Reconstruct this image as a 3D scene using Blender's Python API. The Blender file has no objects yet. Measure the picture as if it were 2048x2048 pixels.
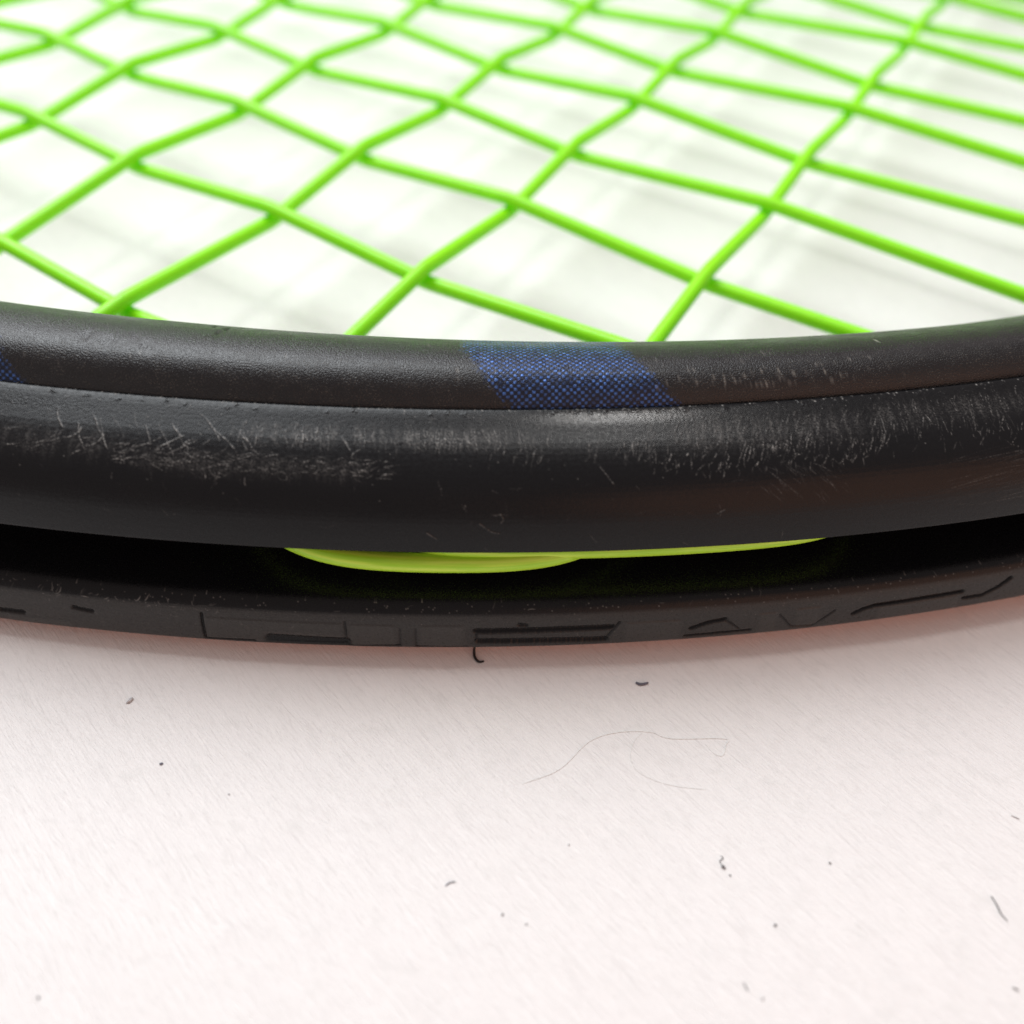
import bpy, bmesh, math
import numpy as np
from mathutils import Matrix, Vector

# ---------------------------------------------------------------- scale
K = 0.00071            # one drawing unit in metres (1.4 units = 1 mm)
TABLE_Z = -15.1        # table height below the string plane, drawing units


def W(x, y, z):
    return (x * K, y * K, (z - TABLE_Z) * K)


scene = bpy.context.scene
# ---------------------------------------------------------------- camera
PITCH, ROLL, FPX, CAM_H = 0.8497881, 0.0405352, 1836.41, 80.0
fw = Vector((0, math.cos(PITCH), -math.sin(PITCH)))
rt = Vector((1, 0, 0))
up = Vector((0, math.sin(PITCH), math.cos(PITCH)))
rt2 = math.cos(ROLL) * rt + math.sin(ROLL) * up
up2 = -math.sin(ROLL) * rt + math.cos(ROLL) * up
cam_data = bpy.data.cameras.new("camera")
cam = bpy.data.objects.new("camera", cam_data)
scene.collection.objects.link(cam)
M = Matrix(((rt2.x, up2.x, -fw.x, 0), (rt2.y, up2.y, -fw.y, 0), (rt2.z, up2.z, -fw.z, 0), (0, 0, 0, 1)))
M.translation = Vector(W(0, 0, CAM_H))
cam.matrix_world = M
cam_data.sensor_fit = 'HORIZONTAL'
cam_data.sensor_width = 36.0
cam_data.lens = FPX / 2048 * 36.0
cam_data.clip_start = 0.002
cam_data.clip_end = 50.0
cam_data.dof.use_dof = True
cam_data.dof.focus_distance = 106.0 * K
cam_data.dof.aperture_fstop = 15.0
scene.camera = cam

# ---------------------------------------------------------------- world and lamps
world = bpy.data.worlds.new("World")
scene.world = world
world.use_nodes = True
bg = world.node_tree.nodes["Background"]
bg.inputs["Color"].default_value = (1.0, 0.845, 0.815, 1)
bg.inputs["Strength"].default_value = 0.44


def area(name, pos, target, size, power, color):
    d = bpy.data.lights.new(name, 'AREA')
    d.shape = 'DISK'
    d.size = size * K
    d.energy = power
    d.color = color
    o = bpy.data.objects.new(name, d)
    scene.collection.objects.link(o)
    o.location = W(*pos)
    v = Vector(W(*target)) - Vector(W(*pos))
    o.rotation_euler = v.to_track_quat('-Z', 'Y').to_euler()
    return o


area("window_light", (-560, 900, 1140), (0, 60, -15), 1180, 15.7, (0.95, 1.0, 1.035))
area("ceiling_lamp", (142, 305, 880), (5, 70, 0), 150, 0.70, (1.0, 0.99, 0.97))
area("warm_bounce_fill", (360, -360, 150), (40, 60, -14), 560, 0.36, (1.0, 0.43, 0.22))  # added fill lamp standing for warm bounce off a person in front

scene.view_settings.view_transform = 'Standard'
scene.view_settings.look = 'None'
scene.view_settings.exposure = 0.0
scene.view_settings.gamma = 1.0
scene.render.engine = 'CYCLES'
scene.cycles.max_bounces = 10
scene.cycles.transparent_max_bounces = 8

# GEO-BEGIN
# ---------------------------------------------------------------- geometry of the hoop (drawing units)
RHO0 = 335.0                       # reference offset of the swept profiles
EC = np.array([-21.0, 227.0])      # centre of the oval head
EB = 152.0
EA = math.sqrt(RHO0 * EB)
_phi = np.linspace(-math.pi, math.pi, 40001)
_pts = np.stack([EC[0] + EA * np.sin(_phi), EC[1] - EB * np.cos(_phi)], 1)
_seg = np.hypot(*np.diff(_pts, axis=0).T)
_arc = np.concatenate([[0], np.cumsum(_seg)])
_arc -= np.interp(0.0, _phi, _arc)
HALF = _arc[-1]


def oval(s):
    ph = np.interp(s, _arc, _phi)
    p = np.stack([EC[0] + EA * np.sin(ph), EC[1] - EB * np.cos(ph)], -1)
    n = np.stack([EB * np.sin(ph), -EA * np.cos(ph)], -1)
    n /= np.linalg.norm(n, axis=-1, keepdims=True)
    return p, n


def chaikin(P, it=2, closed=False):
    P = np.asarray(P, float)
    for _ in range(it):
        if closed:
            Q = np.roll(P, -1, 0)
            P = np.stack([0.75 * P + 0.25 * Q, 0.25 * P + 0.75 * Q], 1).reshape(-1, 2)
        else:
            A, B = P[:-1], P[1:]
            P = np.concatenate([P[:1], np.stack([0.75 * A + 0.25 * B, 0.25 * A + 0.75 * B], 1).reshape(-1, 2), P[-1:]])
    return P


def resample(P, spacing):
    """spacing: function(arc position array) -> step"""
    d = np.concatenate([[0], np.cumsum(np.hypot(*np.diff(P, axis=0).T))])
    out = [0.0]
    while out[-1] < d[-1]:
        out.append(out[-1] + spacing(out[-1]))
    out = np.array(out) * d[-1] / out[-1]
    return np.stack([np.interp(out, d, P[:, 0]), np.interp(out, d, P[:, 1])], 1), out


def prof_normals(P):
    t = np.gradient(P, axis=0)
    t /= np.linalg.norm(t, axis=1, keepdims=True)
    return np.stack([-t[:, 1], t[:, 0]], 1)


BUMPER_P = [(333.6, 10.4), (335.2, 11.1), (335.55, 11.75), (336.1, 11.75), (338.2, 11.1), (340.8, 10.3), (343.1, 9.1),
            (344.9, 7.6), (346.1, 5.7), (346.9, 3.5), (347.35, 1.9), (347.5, 1.25), (347.0, 1.0), (345.5, 0.9),
            (341.0, 0.7), (339.0, 0.3), (338.6, -0.8), (338.6, -2.6), (339.2, -4.8), (341.0, -5.6), (346.5, -6.0),
            (348.6, -6.15), (349.5, -6.7), (350.1, -7.8), (350.6, -9.2), (350.9, -11.0), (350.95, -12.2), (350.4, -12.6),
            (346.0, -12.8), (336.5, -12.9), (332.0, -12.5)]
bp0 = chaikin(BUMPER_P, 2)
_d = np.concatenate([[0], np.cumsum(np.hypot(*np.diff(bp0, axis=0).T))])
V_LIP = _d[np.argmin(np.hypot(*(bp0 - np.array([335.8, 11.75])).T))]
V_E3 = _d[np.argmin(np.hypot(*(bp0 - np.array([347.45, 1.25])).T))]
V_LOW = _d[np.argmin(np.hypot(*(bp0 - np.array([348.2, -6.15])).T))]
V_E6 = _d[np.argmin(np.hypot(*(bp0 - np.array([350.95, -12.3])).T))]


def _bsp(v):
    if v < V_LIP - 0.4 or (V_E3 + 0.5 < v < V_LOW) or v > V_E6 + 0.6:
        return 0.6
    return 0.078


BP, BV = resample(bp0, _bsp)
BN = prof_normals(BP)
BT = np.interp(BV, [V_E3 + 4, V_LOW, V_E6, BV[-1] - 5, BV[-1]], [0, 0.55, 1.0, 1.0, 0])
S0, S1, DS = -52.0, 98.0, 0.078
BS = np.concatenate([np.linspace(-170, S0, 90)[:-1], np.arange(S0, S1, DS), np.linspace(S1, 200, 80)])

_tt = np.linspace(0, 2 * math.pi, 97)[:-1]
# tube section: denser on the upper side that is seen
_tt = _tt + 0.45 * np.sin(_tt - math.pi / 2 + math.pi) * 0.0
TUBE_C, TUBE_A, TUBE_B = 329.0, 10.0, 15.0
_c, _s = np.cos(_tt[::-1]), np.sin(_tt[::-1])
TP = np.stack([TUBE_C + np.where(_c > 0, 8.3, 12.6) * _c + 2.3 * np.clip(_s, 0, 1) ** 2, TUBE_B * _s], 1)
_t = np.roll(TP, -1, 0) - np.roll(TP, 1, 0)
TN = np.stack([-_t[:, 1], _t[:, 0]], 1)
TN /= np.linalg.norm(TN, axis=1, keepdims=True)
TV = np.concatenate([[0], np.cumsum(np.hypot(*np.diff(TP, axis=0).T))])
TS = np.concatenate([np.linspace(-HALF, S0, 260)[:-1], np.arange(S0, S1, 0.2), np.linspace(S1, HALF, 260)[:-1]])


def sweep(S, P, N=None, H=None, tilt=None):
    b, n = oval(S)
    off = np.broadcast_to(P[None, :, 0], (len(S), len(P))).copy()
    z = np.broadcast_to(P[None, :, 1], (len(S), len(P))).copy()
    if H is not None:
        off += N[None, :, 0] * H
        z += N[None, :, 1] * H
    if tilt is not None:
        z += tilt[None, :] * np.clip((S[:, None] - 20.0) * 0.0135, -1.0, 0.95)
    off -= RHO0
    X = b[:, None, 0] + n[:, None, 0] * off
    Y = b[:, None, 1] + n[:, None, 1] * off
    return np.stack([X, Y, z], -1)


TW_Z = np.clip((TP[:, 1] - 2.0) / 8.0, 0, 1)
TW_R = TW_Z * np.clip((TUBE_C + 4.0 - TP[:, 0]) / 8.0, 0, 1)


def tube_grid(H=None):
    b, n = oval(TS)
    g = np.interp(TS, [-60, -20, 20, 80, 120, 300], [-0.3, 0.0, 0.5, 1.25, 1.3, 0.0])[:, None]
    off = TP[None, :, 0] + g * TW_R[None] - RHO0
    z = TP[None, :, 1] - g * TW_Z[None]
    if H is not None:
        off = off + TN[None, :, 0] * H
        z = z + TN[None, :, 1] * H
    return np.stack([b[:, None, 0] + n[:, None, 0] * off, b[:, None, 1] + n[:, None, 1] * off, z + 0 * off], -1)
# GEO-END


# ---------------------------------------------------------------- helpers
def link(o):
    scene.collection.objects.link(o)
    return o


def tag(o, label=None, category=None, kind=None, group=None):
    if label: o["label"] = label
    if category: o["category"] = category
    if kind: o["kind"] = kind
    if group: o["group"] = group
    return o


def mesh_obj(name, verts, faces, mat, parent=None, uv=None, attrs=None, smooth=True):
    """verts in drawing units; uv per vertex (drawing units)"""
    V = np.asarray(verts, float).reshape(-1, 3).copy()
    V[:, 2] -= TABLE_Z
    V *= K
    F = np.asarray(faces, np.int32)
    k = F.shape[1]
    me = bpy.data.meshes.new(name)
    me.vertices.add(len(V))
    me.vertices.foreach_set("co", V.astype(np.float32).ravel())
    me.loops.add(F.size)
    me.loops.foreach_set("vertex_index", F.ravel())
    me.polygons.add(len(F))
    me.polygons.foreach_set("loop_start", np.arange(0, F.size, k, dtype=np.int32))
    me.polygons.foreach_set("loop_total", np.full(len(F), k, np.int32))
    me.update(calc_edges=True)
    if uv is not None:
        l = me.uv_layers.new(name="UVMap")
        l.data.foreach_set("uv", np.asarray(uv, np.float32)[F.ravel()].ravel())
    for an, av in (attrs or {}).items():
        a = me.attributes.new(an, 'FLOAT', 'POINT')
        a.data.foreach_set("value", np.asarray(av, np.float32).ravel())
    if smooth:
        me.polygons.foreach_set("use_smooth", np.ones(len(F), bool))
    me.validate()
    me.materials.append(mat)
    o = link(bpy.data.objects.new(name, me))
    if parent is not None:
        o.parent = parent
        o.matrix_parent_inverse = parent.matrix_world.inverted()
    return o


def grid_faces(n, m, close_n=False, close_m=False):
    i = np.arange(n if close_n else n - 1)
    j = np.arange(m if close_m else m - 1)
    I, J = np.meshgrid(i, j, indexing='ij')
    I2, J2 = (I + 1) % n, (J + 1) % m
    return np.stack([I * m + J, I * m + J2, I2 * m + J2, I2 * m + J], -1).reshape(-1, 4)


def tube_mesh(path, radius, sides=12):
    """path Nx3 -> verts, faces, uv of a round tube with closed ends; radius scalar or array"""
    P = np.asarray(path, float)
    n = len(P)
    t = np.gradient(P, axis=0)
    t /= np.linalg.norm(t, axis=1, keepdims=True)
    ref = np.array([0, 0, 1.0])
    a = np.cross(t, ref)
    bad = np.linalg.norm(a, axis=1) < 1e-3
    a[bad] = np.cross(t[bad], [1.0, 0, 0])
    a /= np.linalg.norm(a, axis=1, keepdims=True)
    b = np.cross(a, t)
    th = np.linspace(0, 2 * math.pi, sides, endpoint=False)
    r = np.broadcast_to(np.asarray(radius, float), (n,))
    V = P[:, None] + r[:, None, None] * (a[:, None] * np.cos(th)[None, :, None] + b[:, None] * np.sin(th)[None, :, None])
    V[0] = P[0] + (V[0] - P[0]) * 0.15
    V[-1] = P[-1] + (V[-1] - P[-1]) * 0.15
    d = np.concatenate([[0], np.cumsum(np.linalg.norm(np.diff(P, axis=0), axis=1))])
    U, T = np.meshgrid(d, th, indexing='ij')
    return V.reshape(-1, 3), grid_faces(n, sides, False, True), np.stack([U, T], -1).reshape(-1, 2)


# ---------------------------------------------------------------- materials
class NT:
    def __init__(self, name):
        self.m = bpy.data.materials.new(name)
        self.m.use_nodes = True
        self.t = self.m.node_tree
        self.p = self.t.nodes["Principled BSDF"]
        self.out = self.t.nodes["Material Output"]

    def n(self, typ, **kw):
        x = self.t.nodes.new(typ)
        for k, v in kw.items():
            if k in x.inputs.keys() if isinstance(k, str) else False:
                self.set(x.inputs[k], v)
            else:
                setattr(x, k, v)
        return x

    def set(self, sock, v):
        if hasattr(v, "is_linked") or hasattr(v, "links"):
            self.t.links.new(v, sock)
        else:
            sock.default_value = v

    def math(self, op, a, b=0.0, c=None, clamp=False):
        x = self.t.nodes.new("ShaderNodeMath")
        x.operation = op
        x.use_clamp = clamp
        self.set(x.inputs[0], a)
        self.set(x.inputs[1], b)
        if c is not None:
            self.set(x.inputs[2], c)
        return x.outputs[0]

    def mix(self, f, a, b):
        x = self.t.nodes.new("ShaderNodeMix")
        x.data_type = 'RGBA'
        self.set(x.inputs[0], f)
        self.set(x.inputs[6], a)
        self.set(x.inputs[7], b)
        return x.outputs[2]

    def ramp(self, f, lo, hi, a=0.0, b=1.0):
        x = self.t.nodes.new("ShaderNodeMapRange")
        x.interpolation_type = 'SMOOTHSTEP'
        self.set(x.inputs[0], f)
        for i, v in enumerate((lo, hi, a, b)):
            self.set(x.inputs[i + 1], v)
        return x.outputs[0]

    def uv(self, sx=1.0, sy=1.0, rot=0.0):
        u = self.t.nodes.new("ShaderNodeUVMap")
        mp = self.t.nodes.new("ShaderNodeMapping")
        self.t.links.new(u.outputs[0], mp.inputs[0])
        mp.inputs["Scale"].default_value = (sx, sy, 1)
        mp.inputs["Rotation"].default_value = (0, 0, rot)
        return mp.outputs[0]

    def noise(self, vec, scale=1.0, detail=3.0, rough=0.55, dist=0.0):
        x = self.t.nodes.new("ShaderNodeTexNoise")
        self.set(x.inputs["Vector"], vec)
        x.inputs["Scale"].default_value = scale
        x.inputs["Detail"].default_value = detail
        x.inputs["Roughness"].default_value = rough
        x.inputs["Distortion"].default_value = dist
        return x.outputs["Fac"]

    def attr(self, name):
        x = self.t.nodes.new("ShaderNodeAttribute")
        x.attribute_name = name
        return x.outputs["Fac"]

    def bump(self, h, strength, dist, normal=None):
        x = self.t.nodes.new("ShaderNodeBump")
        self.set(x.inputs["Height"], h)
        x.inputs["Strength"].default_value = strength
        x.inputs["Distance"].default_value = dist * K
        if normal is not None:
            self.set(x.inputs["Normal"], normal)
        return x.outputs[0]

    def P(self, **kw):
        for k, v in kw.items():
            self.set(self.p.inputs[k.replace("_", " ")], v)


def c4(r, g, b):
    return (r, g, b, 1.0)


# -- bumper guard: worn black nylon
nt = NT("black_nylon")
uvm = nt.uv()
sc = nt.attr("scuff_or_glare")  # guard scuffs, plus the glare painted at the lip
pol = nt.attr("polish")
fine = nt.noise(nt.uv(2.2, 2.2), 1.0, 4.0, 0.65)
grain = nt.noise(nt.uv(7.0, 4.0), 1.0, 2.0, 0.6)
blot = nt.noise(nt.uv(0.10, 0.25), 1.0, 3.0)
base = nt.mix(blot, c4(0.0035, 0.0040, 0.0050), c4(0.0065, 0.0068, 0.0078))
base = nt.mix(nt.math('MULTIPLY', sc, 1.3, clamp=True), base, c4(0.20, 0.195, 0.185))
rough = nt.math('ADD', nt.ramp(fine, 0.3, 0.7, 0.22, 0.34), nt.math('MULTIPLY', sc, 0.25))
rough = nt.math('SUBTRACT', rough, nt.math('MULTIPLY', pol, 0.19))
base = nt.mix(nt.attr('underside'), base, c4(0.88, 0.20, 0.03))  # unseen guard underside, made orange to bounce warm light into the contact shadow
nt.P(Base_Color=base, Roughness=rough, IOR=1.30, Normal=nt.bump(nt.math('ADD', fine, nt.math('MULTIPLY', grain, 0.35)), 0.22, 0.10))
M_BUMPER = nt.m

# -- painted tube with blue woven bands
nt = NT("black_satin_paint")
u = nt.t.nodes.new("ShaderNodeUVMap")
sep = nt.t.nodes.new("ShaderNodeSeparateXYZ")
nt.t.links.new(u.outputs[0], sep.inputs[0])
S_, V_ = sep.outputs[0], sep.outputs[1]
edge_n = nt.math('MULTIPLY', nt.math('SUBTRACT', nt.noise(nt.uv(1.3, 1.3), 1.0, 5.0, 0.75), 0.5), 5.5)
dv = nt.math('SUBTRACT', V_, 53.4)
slant = nt.math('ADD', nt.math('MULTIPLY', dv, -0.295), nt.math('MULTIPLY', nt.math('MULTIPLY', dv, dv), 0.0455))
sl = nt.math('ADD', nt.math('SUBTRACT', S_, slant), edge_n)


def band(lo, hi):
    return nt.math('MULTIPLY', nt.ramp(sl, lo - 0.5, lo + 0.5), nt.ramp(sl, hi - 0.7, hi + 0.7, 1.0, 0.0))


mask = nt.math('ADD', band(15.4, 34.0), nt.math('MULTIPLY', band(-58.0, -39.2), nt.ramp(V_, 61.0, 62.2)), clamp=True)
cell = 7.6
wob = nt.math('MULTIPLY', nt.math('SUBTRACT', nt.noise(nt.uv(0.9, 0.9), 1.0, 3.0), 0.5), 3.0)
wu = nt.math('ADD', nt.math('MULTIPLY', S_, cell), wob)
wv = nt.math('ADD', nt.math('MULTIPLY', V_, cell * 1.05), nt.math('MULTIPLY', S_, 0.5))
weave = nt.math('MULTIPLY', nt.math('ADD', nt.math('MULTIPLY', nt.math('SINE', wu), nt.math('SINE', wv)), 1.0), 0.5)
dots = nt.ramp(weave, 0.40, 0.9)
wear = nt.noise(nt.uv(0.8, 1.1), 1.0, 4.0, 0.7)
dots = nt.math('MULTIPLY', dots, nt.ramp(wear, 0.34, 0.66, 0.10, 1.0))
fleck = nt.noise(nt.uv(5.5, 5.5), 1.0, 1.0, 0.5)
fleck2 = nt.noise(nt.uv(0.35, 0.5), 1.0, 3.0)
fl = nt.math('MULTIPLY', nt.ramp(fleck, 0.57, 0.74), nt.ramp(fleck2, 0.35, 0.65))
basec = nt.mix(nt.noise(nt.uv(0.05, 0.2), 1.0, 2.0), c4(0.004, 0.0045, 0.006), c4(0.008, 0.008, 0.0085))
basec = nt.mix(nt.math('MULTIPLY', fl, 0.7), basec, c4(0.10, 0.088, 0.07))
blue = nt.mix(dots, c4(0.008, 0.011, 0.022), c4(0.060, 0.165, 0.50))
basec = nt.mix(mask, basec, blue)
basec = nt.mix(nt.attr("scuff_or_glare"), basec, c4(0.30, 0.28, 0.25))
# underside: orange put on the unseen lower face, added for a warm glow
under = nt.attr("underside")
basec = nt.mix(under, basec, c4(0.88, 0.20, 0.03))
hgt = nt.math('ADD', fleck, nt.math('MULTIPLY', nt.math('MULTIPLY', dots, mask), 0.5))
nt.P(Base_Color=basec, Roughness=nt.ramp(fleck2, 0.3, 0.7, 0.28, 0.40), IOR=1.42, Metallic=nt.math('MULTIPLY', mask, 0.35), Normal=nt.bump(hgt, 0.6, 0.16))
nt.P(Coat_Weight=0.06, Coat_Roughness=0.22)
M_TUBE = nt.m

# -- bright green string, slightly translucent
nt = NT("green_string")
n1 = nt.noise(nt.uv(0.12, 0.3), 1.0, 3.0)
n2 = nt.noise(nt.uv(1.2, 2.0), 1.0, 4.0, 0.6)
gcol = nt.mix(n1, c4(0.31, 0.92, 0.010), c4(0.43, 0.95, 0.020))
n4 = nt.noise(nt.uv(0.5, 0.9), 1.0, 5.0, 0.7)
gcol = nt.mix(nt.ramp(n4, 0.52, 0.72, 0.0, 0.55), gcol, c4(0.22, 0.72, 0.010))
nt.P(Base_Color=gcol, Roughness=nt.ramp(n2, 0.3, 0.7, 0.28, 0.42), IOR=1.45, Normal=nt.bump(n2, 0.12, 0.08))
tr = nt.n("ShaderNodeBsdfTranslucent")
tr.inputs["Color"].default_value = c4(0.32, 0.95, 0.015)
mx = nt.n("ShaderNodeMixShader")
mx.inputs[0].default_value = 0.26
nt.t.links.new(nt.p.outputs[0], mx.inputs[1])
nt.t.links.new(tr.outputs[0], mx.inputs[2])
nt.t.links.new(mx.outputs[0], nt.out.inputs[0])
M_STRING = nt.m

# -- white fibrous table sheet
nt = NT("white_fibrous_sheet")
tc = nt.n("ShaderNodeTexCoord")


def tmap(scale_along, scale_across, ang, warp=None):
    mp = nt.n("ShaderNodeMapping")
    mp.vector_type = 'TEXTURE'
    nt.t.links.new(tc.outputs["Object"], mp.inputs[0])
    mp.inputs["Rotation"].default_value = (0, 0, ang)
    mp.inputs["Scale"].default_value = (K * scale_along, K * scale_across, K)
    return mp.outputs[0]


A0 = math.radians(-47)
f1 = nt.noise(tmap(4.2, 0.34, A0), 1.0, 5.0, 0.68, 1.1)
f2 = nt.noise(tmap(1.6, 0.16, A0 + 0.16), 1.0, 4.0, 0.65, 0.4)
f3 = nt.noise(tmap(9.0, 3.0, A0 - 0.2), 1.0, 3.0, 0.5)
f4 = nt.noise(tmap(3.2, 2.2, 0.0), 1.0, 3.0, 0.6)
fib = nt.math('ADD', nt.math('MULTIPLY', f1, 0.6), nt.math('MULTIPLY', f2, 0.4))
dark = nt.ramp(f1, 0.50, 0.72)
tcol = nt.mix(nt.math('MULTIPLY', dark, 0.48), c4(0.80, 0.785, 0.775), c4(0.62, 0.60, 0.59))
tcol = nt.mix(nt.ramp(f4, 0.52, 0.75, 0.0, 0.22), tcol, c4(0.62, 0.62, 0.60))
tcol = nt.mix(nt.ramp(f3, 0.35, 0.7, 0.0, 0.10), tcol, c4(0.68, 0.665, 0.66))
nt.P(Base_Color=tcol, Roughness=0.62, IOR=1.4, Normal=nt.bump(fib, 0.65, 0.4))
M_TABLE = nt.m


def plain(name, col, rough=0.6, noise_scale=3.0):
    q = NT(name)
    t = q.n("ShaderNodeTexCoord")
    mp = q.n("ShaderNodeMapping")
    q.t.links.new(t.outputs["Object"], mp.inputs[0])
    mp.inputs["Scale"].default_value = (1 / K,) * 3
    f = q.noise(mp.outputs[0], noise_scale, 3.0)
    q.P(Base_Color=q.mix(f, c4(*[x * 0.6 for x in col]), c4(*[min(1, x * 1.4) for x in col])), Roughness=rough)
    return q.m


M_DUST = plain("dark_lint", (0.11, 0.10, 0.10))
M_DUST_B = plain("blue_black_lint", (0.11, 0.11, 0.14))
M_GREY = plain("grey_lint", (0.46, 0.44, 0.44))
M_HAIR = plain("pale_hair", (0.78, 0.75, 0.70), 0.45)
nt = NT("yellowed_green_string")
n3 = nt.noise(nt.uv(0.06, 1.6), 1.0, 3.0)
nt.P(Base_Color=nt.mix(nt.ramp(n3, 0.35, 0.65), c4(0.34, 0.70, 0.02), c4(0.58, 0.84, 0.08)), Roughness=0.34,
     Normal=nt.bump(nt.noise(nt.uv(1.0, 3.0), 1.0, 4.0), 0.15, 0.1))
M_STRING_Y = nt.m
M_RUBBER = plain("black_rubber", (0.010, 0.010, 0.010), 0.4)

# ---------------------------------------------------------------- the table top
TX, TY, TT = 1500.0, 1500.0, 30.0
tv = [(x, y, z) for z in (TABLE_Z - TT, TABLE_Z) for y in (-TY + 200, TY + 200) for x in (-TX, TX)]
tf = [(0, 2, 3, 1), (4, 5, 7, 6), (0, 1, 5, 4), (2, 6, 7, 3), (0, 4, 6, 2), (1, 3, 7, 5)]
table = mesh_obj("table_top", tv, tf, M_TABLE, smooth=False)
tag(table, kind="structure")

# ---------------------------------------------------------------- the racket
racket = link(bpy.data.objects.new("racket", None))
racket.location = W(-21.0, 227.0, TABLE_Z)
bpy.context.view_layer.update()
tag(racket, "black racket head with bright green strings and a scuffed bumper guard lying on white", "racket")

# tube ------------------------------------------------------------
rng = np.random.default_rng(7)


def splat(grid, gs, gv, s, v, val, rad, mode='max'):
    """gaussian dab at arrays (s, v) on grid indexed by sorted gs, gv"""
    s, v, val = np.atleast_1d(s), np.atleast_1d(v), np.broadcast_to(val, np.shape(np.atleast_1d(s)))
    ii = np.searchsorted(gs, s)
    jj = np.searchsorted(gv, v)
    R = max(1, int(math.ceil(2.0 * rad / 0.078)))
    for di in range(-R, R + 1):
        for dj in range(-R, R + 1):
            i = np.clip(ii + di, 0, len(gs) - 1)
            j = np.clip(jj + dj, 0, len(gv) - 1)
            w = np.exp(-((gs[i] - s) ** 2 + (gv[j] - v) ** 2) / (rad * rad)) * val
            if mode == 'max':
                np.maximum.at(grid, (i, j), w)
            else:
                np.minimum.at(grid, (i, j), w)


def poly(pts, step=0.05):
    P = np.asarray(pts, float)
    d = np.concatenate([[0], np.cumsum(np.hypot(*np.diff(P, axis=0).T))])
    t = np.arange(0, d[-1] + step, step)
    return np.interp(t, d, P[:, 0]), np.interp(t, d, P[:, 1])


Ht = np.zeros((len(TS), len(TP)))
Sc = np.zeros_like(Ht)
# dents and chips in the paint of the tube
for s0, v0, r, h in [(-26.0, 62.2, 0.5, -0.22), (-24.6, 62.8, 0.45, -0.2), (-13.6, 58.2, 0.35, -0.2), (-19.5, 63.2, 0.4, -0.12),
                     (17.0, 61.2, 0.35, -0.2), (24.5, 61.6, 0.4, -0.15), (-22.0, 61.6, 0.4, -0.15), (-27.5, 62.0, 0.5, -0.3), (-25.2, 62.4, 0.5, -0.3), (-20.5, 62.6, 0.45, -0.25),
                     (-15.0, 55.5, 0.3, -0.3), (-13.2, 56.3, 0.3, -0.3), (-11.8, 55.7, 0.3, -0.25)]:
    splat(Ht, TS, TV, [s0], [v0], h, r, 'min')
for s0, v0 in [(51.2, 60.3), (64.6, 59.2), (14.5, 63.8), (-9, 57.5), (57.0, 65.6), (49.0, 65.0), (52.5, 64.6)]:
    splat(Sc, TS, TV, [s0], [v0], 0.9, 0.14)
n = 160
splat(Sc, TS, TV, rng.normal(50, 7, n), 66.2 - np.abs(rng.normal(0, 1.6, n)), rng.uniform(0.15, 0.7, n), 0.09)
n = 140
splat(Sc, TS, TV, rng.uniform(-50, 95, n), rng.uniform(57, 66, n), rng.uniform(0.05, 0.35, n), 0.09)
TG = tube_grid(Ht)
Uu, Vv = np.meshgrid(TS, TV, indexing='ij')
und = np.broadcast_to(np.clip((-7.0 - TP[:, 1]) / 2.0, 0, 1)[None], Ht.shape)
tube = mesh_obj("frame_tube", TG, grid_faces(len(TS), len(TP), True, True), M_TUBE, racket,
                uv=np.stack([Uu, Vv], -1).reshape(-1, 2), attrs={"scuff_or_glare": Sc, "underside": und})

# bumper guard ------------------------------------------------------
Hb = np.zeros((len(BS), len(BP)))
Hd = np.zeros_like(Hb)
Sb = np.zeros_like(Hb)
Pb = np.zeros_like(Hb)


def strokes(n, s_rng, v_rng, length, ang, spread, curve, val, rad=0.07, h=0.03, clump=0):
    """scratches: ang in degrees in the (s, v) sheet, 90 = straight down the guard"""
    if clump:
        cs = rng.uniform(*s_rng, clump)
    for k in range(n):
        s0 = (cs[k % clump] + rng.normal(0, 0.45)) if clump else rng.uniform(*s_rng)
        v0 = rng.uniform(*v_rng)
        L = rng.uniform(*length)
        a = math.radians(ang + rng.normal(0, spread))
        c = rng.normal(0, curve)
        t = np.arange(0, 1.0001, 0.05 / L)
        aa = a + c * (t - 0.5)
        s = s0 + np.cumsum(np.cos(aa)) * L / len(t)
        v = v0 + np.cumsum(np.sin(aa)) * L / len(t)
        fade = np.sin(np.pi * np.clip(t, 0.03, 0.97)) ** 0.5 * np.clip(0.75 + 0.35 * np.cumsum(rng.normal(0, 0.3, len(t))), 0.1, 1.0)
        vv = val[0] + (val[1] * 1.5 - val[0]) * rng.random() ** 2.2
        s = s + np.cumsum(rng.normal(0, 0.012, len(s)))
        splat(Sb, BS, BV, s, v, vv * fade, rad * 0.8)
        if h:
            splat(Hb, BS, BV, s, v, h * vv * fade, rad)


Lp = V_LIP
# long diagonal scratches on the left
strokes(16, (-30, -8), (Lp + 2.0, Lp + 4.2), (2.0, 4.2), 52, 6, 0.3, (0.25, 0.8), 0.07)
strokes(60, (-34, -4), (Lp + 5.2, Lp + 8.2), (0.8, 2.6), -28, 14, 0.9, (0.15, 0.6), 0.06)
strokes(3, (-21, -15), (Lp + 6.4, Lp + 7.0), (3.2, 3.8), -32, 3, 0.1, (0.6, 0.9), 0.06)
strokes(26, (-35, -24), (Lp + 5.0, Lp + 8.0), (1.2, 3.0), -20, 8, 0.6, (0.15, 0.45), 0.06)
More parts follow.
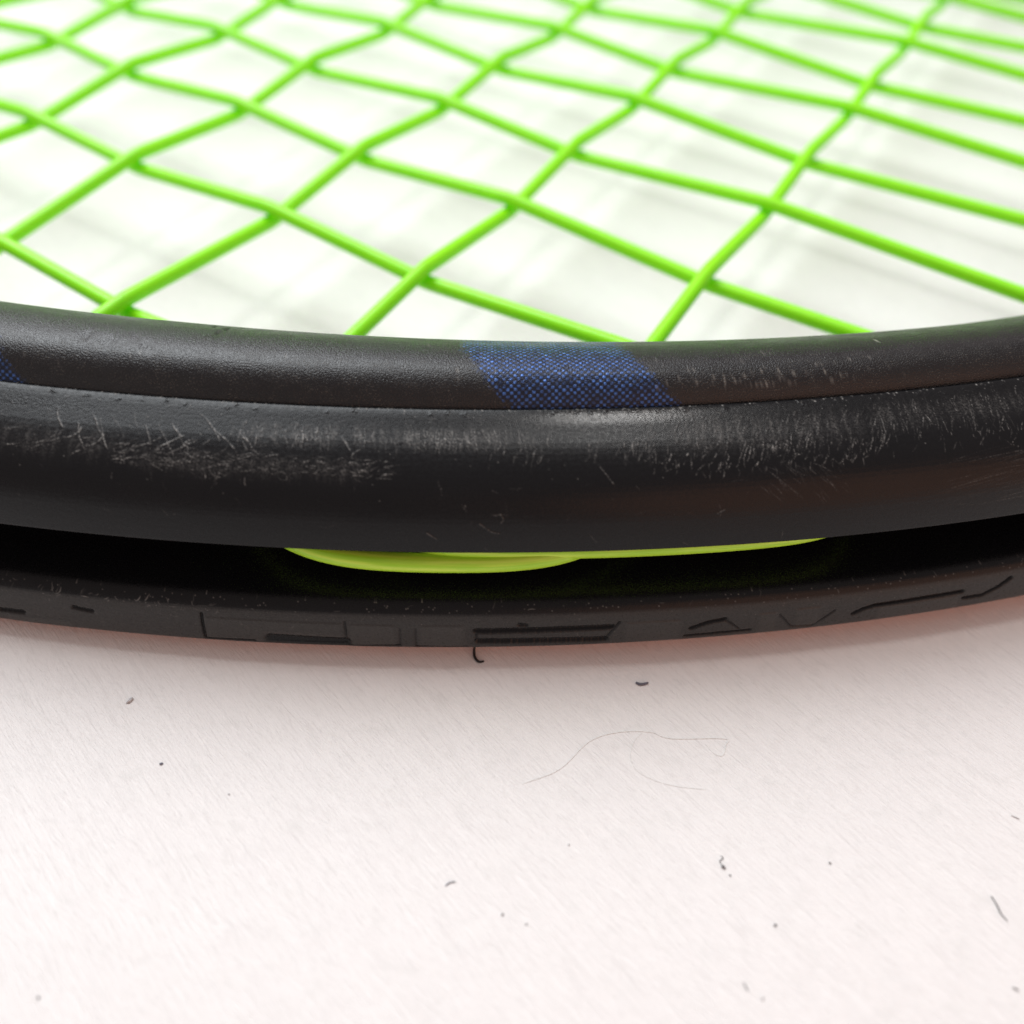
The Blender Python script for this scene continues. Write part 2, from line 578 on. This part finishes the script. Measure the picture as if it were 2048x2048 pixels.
# rubbed hatching in clumps
strokes(420, (-9, 20), (Lp + 2.2, Lp + 3.6), (0.5, 2.4), 86, 8, 0.3, (0.06, 0.42), 0.06, clump=40)
strokes(30, (-6, 16), (Lp + 2.6, Lp + 3.8), (1.2, 2.6), 50, 8, 0.3, (0.25, 0.6), 0.05)
strokes(80, (10, 24), (Lp + 2.4, Lp + 4.0), (0.8, 1.9), 88, 8, 0.4, (0.12, 0.45), 0.06, clump=14)
# curled scuffs below
strokes(320, (-22, 8), (Lp + 6.2, Lp + 8.4), (0.4, 1.9), -9, 16, 0.9, (0.08, 0.5), 0.055)
strokes(14, (-18, 8), (Lp + 6.0, Lp + 8.5), (1.6, 3.2), 10, 15, 2.2, (0.25, 0.55), 0.05)
strokes(8, (-30, -6), (Lp + 8.2, Lp + 9.5), (0.6, 1.4), 85, 8, 0.4, (0.2, 0.5), 0.06)
# centre and right: slanted drips
strokes(60, (18, 36), (Lp + 2.6, Lp + 6.0), (0.8, 2.2), 105, 10, 0.7, (0.12, 0.5), 0.06, clump=16)
strokes(300, (35, 62), (Lp + 1.2, Lp + 5.4), (0.6, 3.0), 114, 8, 0.5, (0.06, 0.42), 0.055, clump=40)
strokes(120, (35, 60), (Lp + 5.2, Lp + 8.0), (0.4, 1.2), 112, 22, 1.0, (0.15, 0.6), 0.055)
strokes(260, (60, 84), (Lp + 1.0, Lp + 4.2), (0.5, 2.4), 97, 7, 0.4, (0.05, 0.36), 0.055, clump=40)
strokes(70, (56, 84), (Lp + 4.5, Lp + 7.5), (0.4, 1.2), 105, 18, 0.6, (0.15, 0.5), 0.05)
# fine scratches
strokes(80, (66, 90), (Lp + 8.5, Lp + 15), (5, 13), -6, 5, 0.15, (0.04, 0.14), 0.06, 0.03)
strokes(50, (46, 56), (Lp + 7.5, Lp + 11), (1, 2.6), 45, 12, 0.4, (0.05, 0.2), 0.05)
strokes(60, (-40, 90), (Lp + 8, Lp + 16.5), (0.4, 2.0), 20, 60, 0.5, (0.04, 0.16), 0.05)
strokes(160, (-45, 95), (Lp + 0.6, Lp + 3.0), (0.3, 1.2), 60, 40, 0.5, (0.05, 0.25), 0.06)
# chips along the lip, and loose bright nicks
n = 170
splat(Sb, BS, BV, rng.uniform(-50, 95, n), Lp + rng.normal(0.1, 0.12, n), rng.uniform(0.1, 0.9, n), 0.10)
splat(Hb, BS, BV, rng.uniform(-50, 95, 40), Lp + rng.normal(0.5, 0.2, 40), 0.03, 0.25)
n = 500
splat(Sb, BS, BV, rng.uniform(-45, 95, n), Lp + np.abs(rng.normal(0, 4.5, n)), rng.uniform(0.08, 0.55, n), 0.06)
for P in ([(18.6, 14.8), (19.2, 14.7), (19.5, 15.3), (19.2, 15.7)], [(42.0, 15.3), (42.8, 14.9)], [(-10.4, 11.2), (-10.2, 12.2)],
          [(17.0, 15.8), (18.2, 16.8), (19.0, 17.0)], [(29.5, 9.5), (31.0, 11.6)], [(11.5, 17.0), (12.6, 17.8)]):
    s, v = poly(P)
    splat(Sb, BS, BV, s, v, 0.45 * rng.uniform(0.3, 1.0, len(s)), 0.05)
    splat(Hb, BS, BV, s, v, 0.05, 0.07)
# soft rubbed haze behind the scratches
hz = np.zeros_like(Sb)
for c0, c1, v0, wv_, a_ in [(-9, 22, Lp + 3.6, 1.0, 0.19), (-20, 6, Lp + 7.6, 1.0, 0.12), (36, 60, Lp + 3.6, 1.6, 0.16), (60, 84, Lp + 3.0, 1.3, 0.14), (-40, -20, Lp + 6.5, 1.4, 0.10)]:
    x = np.clip((BS - c0) / 3.0, 0, 1) * np.clip((c1 - BS) / 3.0, 0, 1)
    stripe = np.interp(BS, np.arange(-200, 240, 0.35), rng.random(len(np.arange(-200, 240, 0.35))))
    hz += a_ * (x * (0.15 + 1.1 * stripe ** 2))[:, None] * np.exp(-((BV[None] - v0 - rng.normal(0, 0.15, len(BS))[:, None]) / wv_) ** 2)
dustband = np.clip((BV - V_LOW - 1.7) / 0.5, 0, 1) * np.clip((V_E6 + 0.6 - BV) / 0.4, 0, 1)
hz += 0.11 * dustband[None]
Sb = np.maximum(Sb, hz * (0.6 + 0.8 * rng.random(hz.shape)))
# burnished streak below the lip, its glare also painted as pale colour
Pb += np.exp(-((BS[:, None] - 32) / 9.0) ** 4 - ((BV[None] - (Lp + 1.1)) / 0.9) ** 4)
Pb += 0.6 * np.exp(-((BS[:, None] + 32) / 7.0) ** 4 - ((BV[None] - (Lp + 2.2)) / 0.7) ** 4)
lip_glare = np.exp(-((BS - 33) / 8.0) ** 6)[:, None] * np.exp(-((BV[None] - (Lp + 0.95)) / 0.75) ** 4)
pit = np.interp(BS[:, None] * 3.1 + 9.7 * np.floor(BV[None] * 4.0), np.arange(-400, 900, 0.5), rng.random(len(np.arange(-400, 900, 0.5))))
Sb = np.maximum(Sb, 0.22 * lip_glare * np.clip(pit * 1.6 - 0.15, 0.05, 1))
# engraved lettering and panel lines on the lower ridge
for P, r, d in [([(-37.5, 47.75), (-34.8, 47.65)], 0.26, -0.45), ([(-28.5, 45.95), (-26.3, 46.25)], 0.2, -0.35),
                ([(-13.8, 45.3), (-13.9, 49.2), (-8.3, 49.0)], 0.16, -0.4),
                ([(-6.4, 48.4), (2.0, 48.6)], 0.62, -0.6), ([(2.1, 45.4), (2.2, 48.4)], 0.14, -0.22),
                ([(2.2, 49.3), (8.1, 49.0)], 0.15, -0.4), ([(9.9, 49.2), (15.6, 49.3)], 0.15, -0.4),
                ([(8.2, 46.2), (8.1, 49.2)], 0.14, -0.15), ([(9.9, 46.2), (9.9, 49.2)], 0.14, -0.15),
                ([(16.6, 46.6), (31.8, 46.45)], 0.30, -0.6), ([(16.8, 48.25), (31.1, 48.45)], 0.36, -0.6),
                ([(31.1, 48.4), (32.6, 45.75)], 0.15, -0.25), ([(16.6, 46.5), (16.7, 48.3)], 0.15, -0.25),
                ([(21.4, 45.7), (22.2, 45.8)], 0.24, -0.3),
                ([(40.8, 47.45), (42.8, 46.6), (44.6, 46.35)], 0.22, -0.5), ([(44.6, 46.35), (46.4, 48.05)], 0.13, -0.25),
                ([(40.3, 48.74), (47.8, 48.55)], 0.17, -0.45),
                ([(51.0, 46.4), (52.6, 48.6), (55.2, 48.9), (57.5, 46.6)], 0.13, -0.22),
                ([(59.9, 47.6), (61.0, 46.95), (62.3, 46.6), (73.1, 46.35)], 0.22, -0.55),
                ([(73.6, 47.6), (75.9, 47.65), (77.8, 46.55), (79.1, 45.5)], 0.22, -0.55)]:
    d *= 0.8
    s, v = poly(P)
    v = v + rng.normal(0, 0.03, len(v))
    splat(Hd, BS, BV, s, v, d, r, 'min')
# ragged wear on the lower ridge
strokes(60, (-32, -12), (V_LOW + 1.6, V_LOW + 3.2), (0.4, 1.4), -20, 40, 0.8, (0.1, 0.45), 0.07)
strokes(90, (-40, 85), (V_LOW + 0.4, V_LOW + 6.0), (0.3, 1.2), 20, 60, 0.6, (0.08, 0.4), 0.06)
n = 260
splat(Sb, BS, BV, rng.uniform(-42, 85, n), V_LOW + np.abs(rng.normal(1.0, 1.6, n)), rng.uniform(0.1, 0.6, n), 0.07)
# raised panels between the engraved lines
for a0, a1, b0, b1 in [(-13.7, 2.0, 45.5, 49.0), (2.3, 8.0, 45.6, 49.3), (10.0, 15.6, 45.6, 49.4), (33.0, 39.8, 45.8, 49.4), (48.2, 50.9, 45.8, 49.4),
                       (52.6, 56.0, 45.6, 48.7), (62.5, 73.0, 46.8, 49.4), (-37.0, -28.8, 48.0, 49.6)]:
    m_ = (np.clip((BS - a0) / 0.6, 0, 1) * np.clip((a1 - BS) / 0.6, 0, 1))[:, None] * (np.clip((BV - b0) / 0.3, 0, 1) * np.clip((b1 - BV) / 0.3, 0, 1))[None]
    Hd += 0.07 * m_
    Sb += 0.04 * m_ * rng.uniform(0.5, 1.0)
# break the scuffs up into flecks
fl_ = rng.random(Sb.shape)
fl_ = (fl_ + np.roll(fl_, 1, 0) + np.roll(fl_, 1, 1) + np.roll(np.roll(fl_, 1, 0), 1, 1)) / 4
scr = (BV < V_E3)[None]
Sb = np.where(scr, Sb * np.clip((fl_ - 0.5) * 4.2 + 0.75, 0.08, 2.0), Sb)
Hb = np.where(scr, Hb * np.clip((fl_ - 0.5) * 4.0 + 1.0, 0.2, 2.0), Hb)
Sb *= np.clip(1.0 + Hd * 5.0, 0, 1)  # engraved grooves darkened in colour as well, to strengthen their shade
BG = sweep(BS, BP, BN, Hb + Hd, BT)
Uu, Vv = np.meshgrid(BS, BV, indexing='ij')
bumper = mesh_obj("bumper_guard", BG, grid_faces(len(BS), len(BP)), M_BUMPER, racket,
                  uv=np.stack([Uu, Vv], -1).reshape(-1, 2), attrs={"scuff_or_glare": Sb, "polish": Pb,
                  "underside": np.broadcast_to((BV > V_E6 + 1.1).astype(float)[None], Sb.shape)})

# strings -----------------------------------------------------------
SR, SWV = 1.14, 1.2
SA = [(-45.75, 100.28, -0.5292), (-30.74, 126.07, -0.5193), (-18.71, 146.72, -0.5314), (-7.21, 166.47, -0.5258), (3.82, 185.4, -0.5356),
      (13.85, 202.63, -0.5225), (23.19, 218.67, -0.5417), (32.82, 235.22, -0.527), (41.17, 249.56, -0.5273)]
SB = [(-82.44, 221.58, 1.0199), (-61.27, 209.26, 1.0405), (-38.03, 195.72, 1.051), (-11.86, 180.48, 1.039), (13.79, 165.55, 1.0488),
      (44.69, 147.55, 1.0421)]
lines = {}
for i, (x, y, a) in enumerate(SA): lines[('A', i)] = (np.array([x, y]), np.array([math.cos(a), math.sin(a)]))
for j, (x, y, a) in enumerate(SB): lines[('B', j)] = (np.array([x, y]), np.array([math.cos(a), math.sin(a)]))
nA = np.array([math.sin(0.527), math.cos(0.527)])
uA = np.array([math.cos(0.527), -math.sin(0.527)])
for k in range(1, 8): lines[('A', 8 + k)] = (np.array([41.17, 249.56]) + nA * 15.2 * k, uA)
lines[('B', 6)] = (np.array([44.69, 147.55]) + uA * 64, nA)
lines[('B', 7)] = (np.array([44.69, 147.55]) + uA * 98, nA)
for k in range(1, 5): lines[('B', -k)] = (np.array([-82.44, 221.58]) - uA * 23 * k, nA)


def clip_oval(p, d, off):
    """parameter range of the line inside the oval offset by off"""
    t = np.linspace(-520, 520, 20801)
    q = p + t[:, None] * d
    A_, B_ = EA + off, EB + off
    ins = ((q[:, 0] - EC[0]) / A_) ** 2 + ((q[:, 1] - EC[1]) / B_) ** 2 < 1
    if ins.sum() < 200:
        return None
    return t[ins][0], t[ins][-1]


def gsmooth(z, sig):
    r = int(4 * sig)
    k = np.exp(-0.5 * (np.arange(-r, r + 1) / sig) ** 2)
    k /= k.sum()
    return np.convolve(np.pad(z, r, mode='edge'), k, 'valid')


for (fam, i), (p, d) in sorted(lines.items()):
    rg = clip_oval(p, d, -5.5)
    if rg is None:
        continue
    cr = []
    for (f2, j), (p2, d2) in lines.items():
        if f2 == fam:
            continue
        den = d[0] * d2[1] - d[1] * d2[0]
        w_ = p2 - p
        t = (w_[0] * d2[1] - w_[1] * d2[0]) / den
        if rg[0] + 2 < t < rg[1] - 2:
            over = ((i + j) % 2 == 0) == (fam == 'A')
            cr.append((t, SWV if over else -SWV))
    cr.sort()
    kt, kz = [rg[0]], [0.0]
    for t, z in cr:
        kt += [t - 0.35, t + 0.35]
        kz += [z, z]
    kt.append(rg[1]); kz.append(0.0)
    t = np.arange(rg[0], rg[1], 0.25)
    z = gsmooth(np.interp(t, kt, kz), 2.6)
    path = np.column_stack([p[0] + t * d[0], p[1] + t * d[1], z])
    keep = np.zeros(len(t), bool)
    keep[::12] = True; keep[-1] = True
    for tc_, _ in cr:
        keep |= (np.abs(t - tc_) < 4.0) & (np.arange(len(t)) % 2 == 0)
    v, f, uvs = tube_mesh(path[keep], SR, 14)
    mesh_obj("string", v, f, M_STRING, racket, uv=uvs)

# the two loops of string that cross the outer groove
for s_a, s_b, rho, z, pw in [(-12.0, 37.5, 345.9, -2.5, 4), (2.0, 65.0, 344.9, -1.35, 8)]:
    s = np.arange(s_a, s_b, 0.4)
    c, hw = (s_a + s_b) / 2, (s_b - s_a) / 2
    x = (s - c) / hw
    rr = rho - 9.5 * np.abs(x) ** pw
    zz = z - (z + 0.8) * np.abs(x) ** 2
    b, nn = oval(s)
    path = np.column_stack([b[:, 0] + nn[:, 0] * (rr - RHO0), b[:, 1] + nn[:, 1] * (rr - RHO0), zz])
    v, f, uvs = tube_mesh(path, SR, 16)
    mesh_obj("string_loop", v, f, M_STRING_Y, racket, uv=uvs)


# ---------------------------------------------------------------- lint, hairs and specks on the table
def spline(P, n=10):
    P = np.asarray(P, float)
    Q = np.concatenate([[2 * P[0] - P[1]], P, [2 * P[-1] - P[-2]]])
    out = []
    for a, b, c, d in zip(Q[:-3], Q[1:-2], Q[2:-1], Q[3:]):
        for t in np.linspace(0, 1, n, endpoint=False):
            out.append(0.5 * (2 * b + (c - a) * t + (2 * a - 5 * b + 4 * c - d) * t * t + (3 * b - a - 3 * c + d) * t ** 3))
    return np.array(out + [P[-1]])


def fibre(name, pts, rad, mat, label, cat, parent=None, lift=0.0):
    P3 = np.array([(q[0], q[1], TABLE_Z + rad * 0.9 + (q[2] if len(q) > 2 else 0)) for q in pts])
    P3 = spline(P3, 8)
    m = len(P3)
    r = rad * (0.55 + 0.45 * np.sin(np.pi * np.linspace(0.08, 0.92, m)))
    v, f, uvs = tube_mesh(P3, r, 8)
    o = mesh_obj(name, v, f, mat, parent, uv=uvs)
    if label:
        tag(o, label, cat)
    return o


def crumb(name, x, y, r, mat, label, cat, seed, stretch=1.0, ang=0.0):
    r *= 0.82
    bm = bmesh.new()
    bmesh.ops.create_icosphere(bm, subdivisions=2, radius=1.0)
    g = np.random.default_rng(seed)
    ph = g.uniform(0, 6.28, 6)
    V = []
    for w in bm.verts:
        k = 1 + 0.28 * math.sin(3 * w.co.x + ph[0]) * math.sin(4 * w.co.y + ph[1]) + 0.2 * math.sin(5 * w.co.z + ph[2] + 3 * w.co.x)
        X, Y, Z = w.co.x * k * r * stretch, w.co.y * k * r, w.co.z * k * r * 0.7
        V.append((x + X * math.cos(ang) - Y * math.sin(ang), y + X * math.sin(ang) + Y * math.cos(ang), TABLE_Z + Z + r * 0.55))
    bm.verts.ensure_lookup_table()
    F = [[q.index for q in fc.verts] for fc in bm.faces]
    bm.free()
    return tag(mesh_obj(name, V, F, mat), label, cat)


# burr of rubber hanging off the lower edge of the guard
fibre("rubber_burr", [(-3.7, 61.6, 1.2), (-3.9, 60.7, 0.4), (-3.75, 59.8, 0.05), (-3.2, 59.25, 0), (-2.6, 59.4, 0)], 0.17, M_RUBBER, None, None, racket)
fibre("lint_fibre", [(15.5, 57.3), (15.9, 57.1), (16.4, 57.1), (17.05, 57.35)], 0.17, M_DUST_B,
      "short dark crescent of lint in the shadow just below the racket", "lint")
fibre("hair", [(2.3, 44.0), (6.4, 45.9), (9.8, 49.4), (13.1, 50.7), (16.8, 50.9), (19.1, 50.2), (25.2, 50.45), (25.3, 49.6), (24.8, 48.35), (23.8, 48.6), (23.0, 49.7)],
      0.042, M_HAIR, "long pale wavy hair with a hooked end lying on the white table below the racket", "hair")
fibre("hair", [(15.9, 50.8), (14.9, 49.6), (14.4, 47.6), (15.4, 45.8), (18.5, 44.6), (22.7, 44.2)], 0.030, M_HAIR,
      "thin pale looped hair curving down beneath the long wavy hair", "hair")
crumb("lint_speck", 23.36, 35.8, 0.21, M_DUST, "largest dark brown speck on the open white table, with a thin bent thread above it", "speck", 3, 1.3, -0.8)
fibre("lint_fibre", [(23.2, 37.0), (23.45, 36.75), (23.05, 36.4), (23.25, 36.0)], 0.05, M_DUST,
      "tiny bent thread touching the upper side of the largest dark speck", "lint")
crumb("lint_speck", 23.95, 35.0, 0.10, M_DUST, "tiny dark crumb just below the largest dark speck", "speck", 4, 1.6, -0.9)
fibre("lint_fibre", [(50.5, 34.0), (50.8, 33.1), (50.95, 32.3), (51.4, 31.5)], 0.075, M_DUST,
      "thin dark kinked fibre near the right border of the picture", "lint")
fibre("lint_fibre", [(55.4, 42.7), (55.8, 42.5), (56.2, 42.3)], 0.07, M_GREY, "short grey fibre at the right border above the kinked fibre", "lint")
crumb("lint_speck", 7.38, 37.5, 0.13, M_GREY, "small grey speck on the table left of the largest dark speck", "speck", 5)
crumb("lint_speck", 27.83, 30.24, 0.15, M_DUST, "dark speck on the table below and right of the largest dark speck", "speck", 6, 1.4, 0.5)
fibre("lint_fibre", [(23.95, 24.9), (24.1, 24.5), (24.3, 24.1)], 0.06, M_DUST, "tiny dark straight fibre near the bottom border of the picture", "lint")
crumb("lint_speck", 25.58, 23.55, 0.13, M_GREY, "grey smudge like speck at the bottom border beside the tiny straight fibre", "speck", 8, 1.8, 1.2)
fibre("lint_fibre", [(49.85, 25.4), (50.1, 25.3), (50.4, 25.1)], 0.07, M_DUST, "short dark fibre in the lower right corner of the picture", "lint")
crumb("lint_speck", 3.09, 29.38, 0.11, M_DUST, "small black speck low on the table near the picture's middle", "speck", 9)
crumb("lint_speck", 34.58, 36.67, 0.11, M_DUST, "small dark speck right of the largest dark speck", "speck", 10, 1.5, -0.6)
crumb("lint_speck", -43.1, 52.2, 0.26, M_GREY, "pale grey oblong crumb on the table at left, nearest the racket", "speck", 11, 2.0, 1.0)
crumb("lint_speck", -37.37, 44.66, 0.17, M_DUST_B, "bluish dark speck on the left part of the table", "speck", 12, 1.4, 0.3)
fibre("lint_fibre", [(-5.25, 32.75), (-4.8, 33.1), (-4.2, 33.25)], 0.065, M_DUST_B, "curved bluish black fibre in the lower middle of the table", "lint")
crumb("lint_speck", 0.68, 30.19, 0.13, M_DUST, "tiny brownish speck between the curved bluish fibre and the black speck", "speck", 13, 1.3, 1.0)
crumb("lint_speck", -42.15, 21.1, 0.12, M_DUST, "small black speck in the lower left corner of the table", "speck", 14, 1.6, -1.0)
crumb("lint_speck", -29.2, 41.49, 0.10, M_GREY, "faint grey speck right of and below the bluish dark speck", "speck", 15, 1.8, -0.4)
